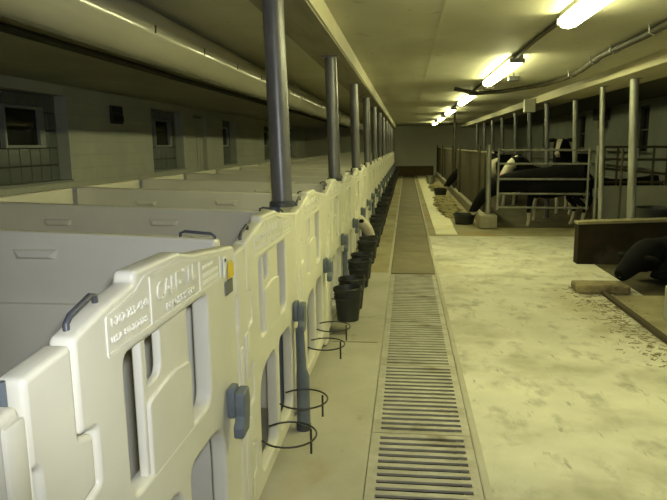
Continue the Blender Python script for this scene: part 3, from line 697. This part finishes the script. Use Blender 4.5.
bm = bmesh.new(); box(bm, 1.62, 5.19, 11.45, 30.9, 0, 0.006); struct(obj('trim_9', bm, 'muck'))
bm = bmesh.new(); box(bm, -0.26, 0.25, -0.14, 0.14, 0, 0.085, 0.02); o = obj('concrete_block', bm, 'block'); o.location = (1.97, 6.44, 0.0065); tag(o, 'low flat concrete block at the end of the dark gutter strip', 'block')
bm = bmesh.new(); box(bm, -0.05, 0.0, 0, 2.9, 0, 0.035, 0.006); o = obj('gutter_strip', bm, 'brown'); o.location = (1.985, 3.45, 0.0065); o.rotation_euler = (0, 0, 0.0); tag(o, 'dark narrow gutter strip running to the concrete block', 'rail')  # raised dark strip put in for the dark line of the gutter edge
bm = bmesh.new(); box(bm, -0.09, 0.09, -0.08, 0.08, 0, 0.30, 0.02); o = obj('stub_post', bm, 'palewall'); o.location = (2.27, 5.35, 0.0065); tag(o, 'short pale concrete stub post cut by the right edge', 'post')

# cross fence and partition in the far right pens
pt = thing('low_partition', 'whitewashed low partition below the dark pipe rails', 'partition', (3.66, 12.32, 0))
bm = bmesh.new(); box(bm, 0, 1.535, 0, 0.12, 0, 0.69, 0.01); obj('slab', bm, 'palewall', pt)
ff = thing('rail_fence', 'dark pipe rail fence standing on the low whitewashed partition', 'fence', (3.66, 12.38, 0.69))
for za, zb in ((0.73, 0.715), (0.50, 0.475), (0.33, 0.18), (0.07, 0.06)):
    bm = bmesh.new(); tube(bm, [(0.02, 0, za), (1.53, 0, zb)], 0.024, 10); obj('rail', bm, 'conduit', ff, True)
for x in (0.06, 0.30, 0.62, 0.95, 1.2, 1.49):
    bm = bmesh.new(); tube(bm, [(x, 0.03, 0.001), (x, 0.03, 0.75)], 0.022, 10); obj('upright', bm, 'conduit', ff, True)
lf = thing('rail_fence', 'long pipe rail fence in front of the right wall', 'fence', (4.95, 14.2, 0))
for z in (1.32, 1.0, 0.65):
    bm = bmesh.new(); tube(bm, [(0, 0, z), (0, 16, z)], 0.025, 8); obj('rail', bm, 'galv', lf, True)
for k in range(8):
    bm = bmesh.new(); tube(bm, [(0.03, k*2.2+0.1, 0), (0.03, k*2.2+0.1, 1.38)], 0.025, 8); obj('upright', bm, 'galv', lf, True)
fan = thing('wall_fan', 'small black heater box hung on the right wall between windows', 'heater', (XR, 17.3, 1.86))
bm = bmesh.new(); box(bm, -0.30, -0.001, -0.25, 0.25, 0.22, 0.52, 0.02); obj('case', bm, 'dark', fan)
bm = bmesh.new(); box(bm, -0.2, -0.06, -0.12, 0.12, 0.0, 0.22, 0.02); obj('spout', bm, 'conduit', fan)
bk2 = thing('water_tub', 'black tub seen over the top of the low manger wall', 'tub', (3.02, 8.62, 0))
bm = bmesh.new(); lathe(bm, [(0.2, 0), (0.26, 0.60), (0.275, 0.60), (0.275, 0.635), (0.25, 0.635), (0.19, 0.04)], 28); obj('body', bm, 'rubber', bk2, True)
bk2.location = (3.33, 8.75, 0)

# ------------------------------------------------------------------ cattle
def skin_mesh(verts, edges, root=0, lv=2):
    me = bpy.data.meshes.new('s'); me.from_pydata([v[:3] for v in verts], edges, [])
    o = bpy.data.objects.new('s', me); COL.objects.link(o)
    sk = o.modifiers.new('sk', 'SKIN'); sk.use_smooth_shade = True; sk.branch_smoothing = 0.6
    ss = o.modifiers.new('ss', 'SUBSURF'); ss.levels = lv; ss.render_levels = lv
    for i, v in enumerate(verts):
        d = me.skin_vertices[0].data[i]; d.radius = (v[3], v[4] if len(v) > 4 else v[3]); d.use_root = (i == root)
    dg = bpy.context.evaluated_depsgraph_get(); dg.update()
    r = bpy.data.meshes.new_from_object(o.evaluated_get(dg))
    bpy.data.objects.remove(o); bpy.data.meshes.remove(me); return r
def cow(name, lab, loc, rz, head, white, group=None, lying=False, s=1.0, cat='cow', muzzle=None):
    """head: neck mid, poll, face, nose as (x, y, z); white(x, y, z) -> True for white hide"""
    root = thing(name, lab, cat, loc, group, rz)
    zo = -0.60 if lying else 0.0
    V = [(-0.30, 0, .84+zo, .33), (-0.60, 0, .90+zo, .25), (0.05, 0, .81+zo, .36), (0.34, 0, .83+zo, .33), (0.52, 0, .88+zo, .25)]
    E = [(0, 1), (0, 2), (2, 3), (3, 4)]
    hv = list(head)
    rad = [.20, .140, .118, .084]
    for i, h in enumerate(hv): V.append((*h, rad[i])); E.append((len(V)-2 if i else 4, len(V)-1))
    V.append((hv[3][0]+(hv[3][0]-hv[2][0])*0.22, hv[3][1]+(hv[3][1]-hv[2][1])*0.22, hv[3][2]+(hv[3][2]-hv[2][2])*0.22, .072)); E.append((len(V)-2, len(V)-1))
    for sd_ in (-1, 1):
        b = len(V)
        if not lying:
            fx = 0.03*sd_
            V += [(0.36+fx, sd_*.13, .62, .085), (0.40+fx, sd_*.13, .38, .044), (0.39+fx, sd_*.13, .12, .032), (0.42+fx, sd_*.13, .03, .040)]
            E += [(3, b), (b, b+1), (b+1, b+2), (b+2, b+3)]
            b = len(V); hx = -0.06*sd_
            V += [(-0.55, sd_*.15, .66, .115), (-0.46+hx*.5, sd_*.15, .54, .075), (-0.66+hx, sd_*.14, .40, .042), (-0.60+hx, sd_*.14, .12, .032), (-0.56+hx, sd_*.14, .03, .040)]
            E += [(1, b), (b, b+1), (b+1, b+2), (b+2, b+3), (b+3, b+4)]
        else:
            V += [(0.42, sd_*.20, .14, .075), (0.62, sd_*.19, .07, .05), (0.42, sd_*.24, .05, .036), (0.32, sd_*.24, .045, .04)]
            E += [(3, b), (b, b+1), (b+1, b+2), (b+2, b+3)]
            b = len(V)
            V += [(-0.52, sd_*.22, .17, .12), (-0.18, sd_*.30, .12, .07), (-0.50, sd_*.33, .06, .04), (-0.20, sd_*.36, .05, .04)]
            E += [(1, b), (b, b+1), (b+1, b+2), (b+2, b+3)]
    me = skin_mesh(V, E)
    zmin = min(v.co.z for v in me.vertices)
    me.transform(Matrix.Translation((0, 0, -zmin)))
    # keep eyes and ears in step with the lift
    lift = Vector((0, 0, -zmin))
    me.materials.clear()
    for k in ('black_hide', 'white_hide', 'pink'): me.materials.append(M[k])
    nose = Vector(hv[3])+lift
    for p in me.polygons:
        c = p.center
        q = 1 if white(c.x, c.y, c.z) else 0
        if muzzle and (c-nose).length < 0.085 and (c-nose).dot(Vector(hv[3])-Vector(hv[2])) > 0.0: q = 2 if muzzle == 'pink' else 0
        p.material_index = q; p.use_smooth = True
    body = obj_me('body', me, None, root)
    poll, face, nz = Vector(hv[1])+lift, Vector(hv[2])+lift, Vector(hv[3])+lift
    fwd = (face-poll).normalized(); side = fwd.cross(Vector((0, 0, 1)))
    side = (side if side.length > .1 else Vector((0, 1, 0))).normalized(); up = side.cross(fwd).normalized()
    for sd_ in (-1, 1):
        bm = bmesh.new(); e0 = poll + side*sd_*0.085 + up*0.02 - fwd*0.01
        tube(bm, [e0-side*sd_*.02, e0+side*sd_*.05+up*.01, e0+side*sd_*.12-up*.005-fwd*.02, e0+side*sd_*.165-up*.03-fwd*.03], [0.020, 0.038, 0.034, 0.008], 10); obj('ear', bm, 'black_hide', root, True)
        bm = bmesh.new(); bmesh.ops.create_uvsphere(bm, u_segments=10, v_segments=8, radius=0.019, matrix=Matrix.Translation(poll.lerp(face, 0.55)+side*sd_*0.078+up*0.035)); obj('eye', bm, 'glass', root, True)
        bm = bmesh.new(); bmesh.ops.create_uvsphere(bm, u_segments=8, v_segments=6, radius=0.011, matrix=Matrix.Translation(nz+(nz-face).normalized()*.055+side*sd_*0.028+up*.02)); obj('nostril', bm, 'dark', root, True)
    bm = bmesh.new(); zt = .98+zo+lift.z
    if lying: tube(bm, [(-.72, 0, zt-.06), (-.84, .03, zt-.12), (-.88, .08, zt-.26), (-.84, .16, .035)], [.03, .022, .016, .022], 8)
    else: tube(bm, [(-.74, 0, zt-.02), (-.83, .0, zt-.10), (-.845, .01, zt-.4), (-.84, .02, .42), (-.84, .02, .30)], [.03, .024, .017, .03, .012], 8)
    obj('tail', bm, 'black_hide', root, True)
    root.scale = (s, s, s)
    return root
def patches(thr, seed, legs=0.3, extra=None):
    def f(x, y, z):
        if z < legs: return True
        if extra and extra(x, y, z): return True
        return noise.noise(Vector((x*1.7+seed, y*1.7, z*1.7+seed*2))) > thr
    return f
# feeding cow whose neck passes between the corner post and the planks
cow('cow', 'black cow standing broadside behind the pipe gate, head down at the near tub', (2.58, 11.74, 0), math.pi,
    [(0.92, 0, .82), (1.26, 0, .68), (1.44, 0, .50), (1.58, 0, .29)], patches(0.9, 1.0, 0.26), 'cattle in the right pens').scale.x = 0.86
# white-faced cow just behind it
cow('cow', 'white-faced cow looking over the back of the black cow behind the gate', (2.84, 12.55, 0), math.pi-0.03,
    [(0.72, 0.03, 1.10), (0.85, 0.06, 1.24), (1.02, 0.12, 1.08), (1.16, 0.17, .92)],
    lambda x, y, z: (x > 0.86 and z > 0.7 and not (abs(z-1.2) < 0.06 and x < 0.95)) or z < 0.45 or noise.noise(Vector((x*2, y*2, z*2+4))) > 0.25, 'cattle in the right pens', muzzle='pink').scale.x = 0.85
# one facing the camera further back
cow('cow', 'black cow with a white blaze facing the camera behind the others', (3.48, 13.98, 0), -2.006,
    [(0.66, 0, 1.16), (0.84, 0, 1.42), (0.98, 0, 1.34), (1.10, 0, 1.20)],
    lambda x, y, z: (x > 0.93 and abs(y) < 0.04) or z < 0.3 or noise.noise(Vector((x*2+8, y*2, z*2))) > 0.42, 'cattle in the right pens', s=1.1)
cow('cow', 'spotted black and white cow seen over the nearest plank partition', (2.35, 16.2, 0), math.pi/2+0.2,
    [(0.72, 0, 1.06), (0.90, 0, 1.18), (1.06, 0, 1.06), (1.20, 0, .94)], patches(0.02, 3.0), 'cattle in the right pens', s=1.08)
cow('cow', 'black cow reaching through the middle gap to the farther tub', (2.60, 18.86, 0), math.pi,
    [(0.86, 0, .80), (1.14, 0, .66), (1.30, 0, .48), (1.43, 0, .28)], patches(0.9, 5.0, 0.26), 'cattle in the right pens', s=1.0)
cow('cow', 'black cow lying down behind the flat concrete block at the right edge', (3.02, 6.98, 0.007), math.pi+0.30,
    [(0.62, 0.08, .27), (0.79, 0.14, .25), (0.92, 0.19, .17), (1.03, 0.23, .10)], patches(0.9, 6.0, -1), None, lying=True, s=0.92)
cow('cow', 'small dark cow standing behind the low whitewashed partition and its pipe rails', (4.45, 13.0, 0.007), math.pi,
    [(0.74, 0, .92), (0.92, 0, 1.04), (1.04, 0, .92), (1.15, 0, .80)], patches(0.9, 8.0, -1), 'cattle in the right pens', s=0.74)
# calves in the left pens
def calf(lab, i, du, head, white, x0=-1.45, muzzle='pink'):
    y = G0+PITCH*i+du
    return cow('calf', lab, (x0, y, 0.0), 0.0, head, white, 'calves in the cream pens', s=0.64, cat='calf', muzzle=muzzle)
calf('white calf pushing its pink nose out over the buckets of the cream fronts', 5, 0.76, [(0.68, 0, .92), (0.90, 0, .90), (1.02, 0, .75), (1.09, 0, .60)], lambda x, y, z: True, -1.135)
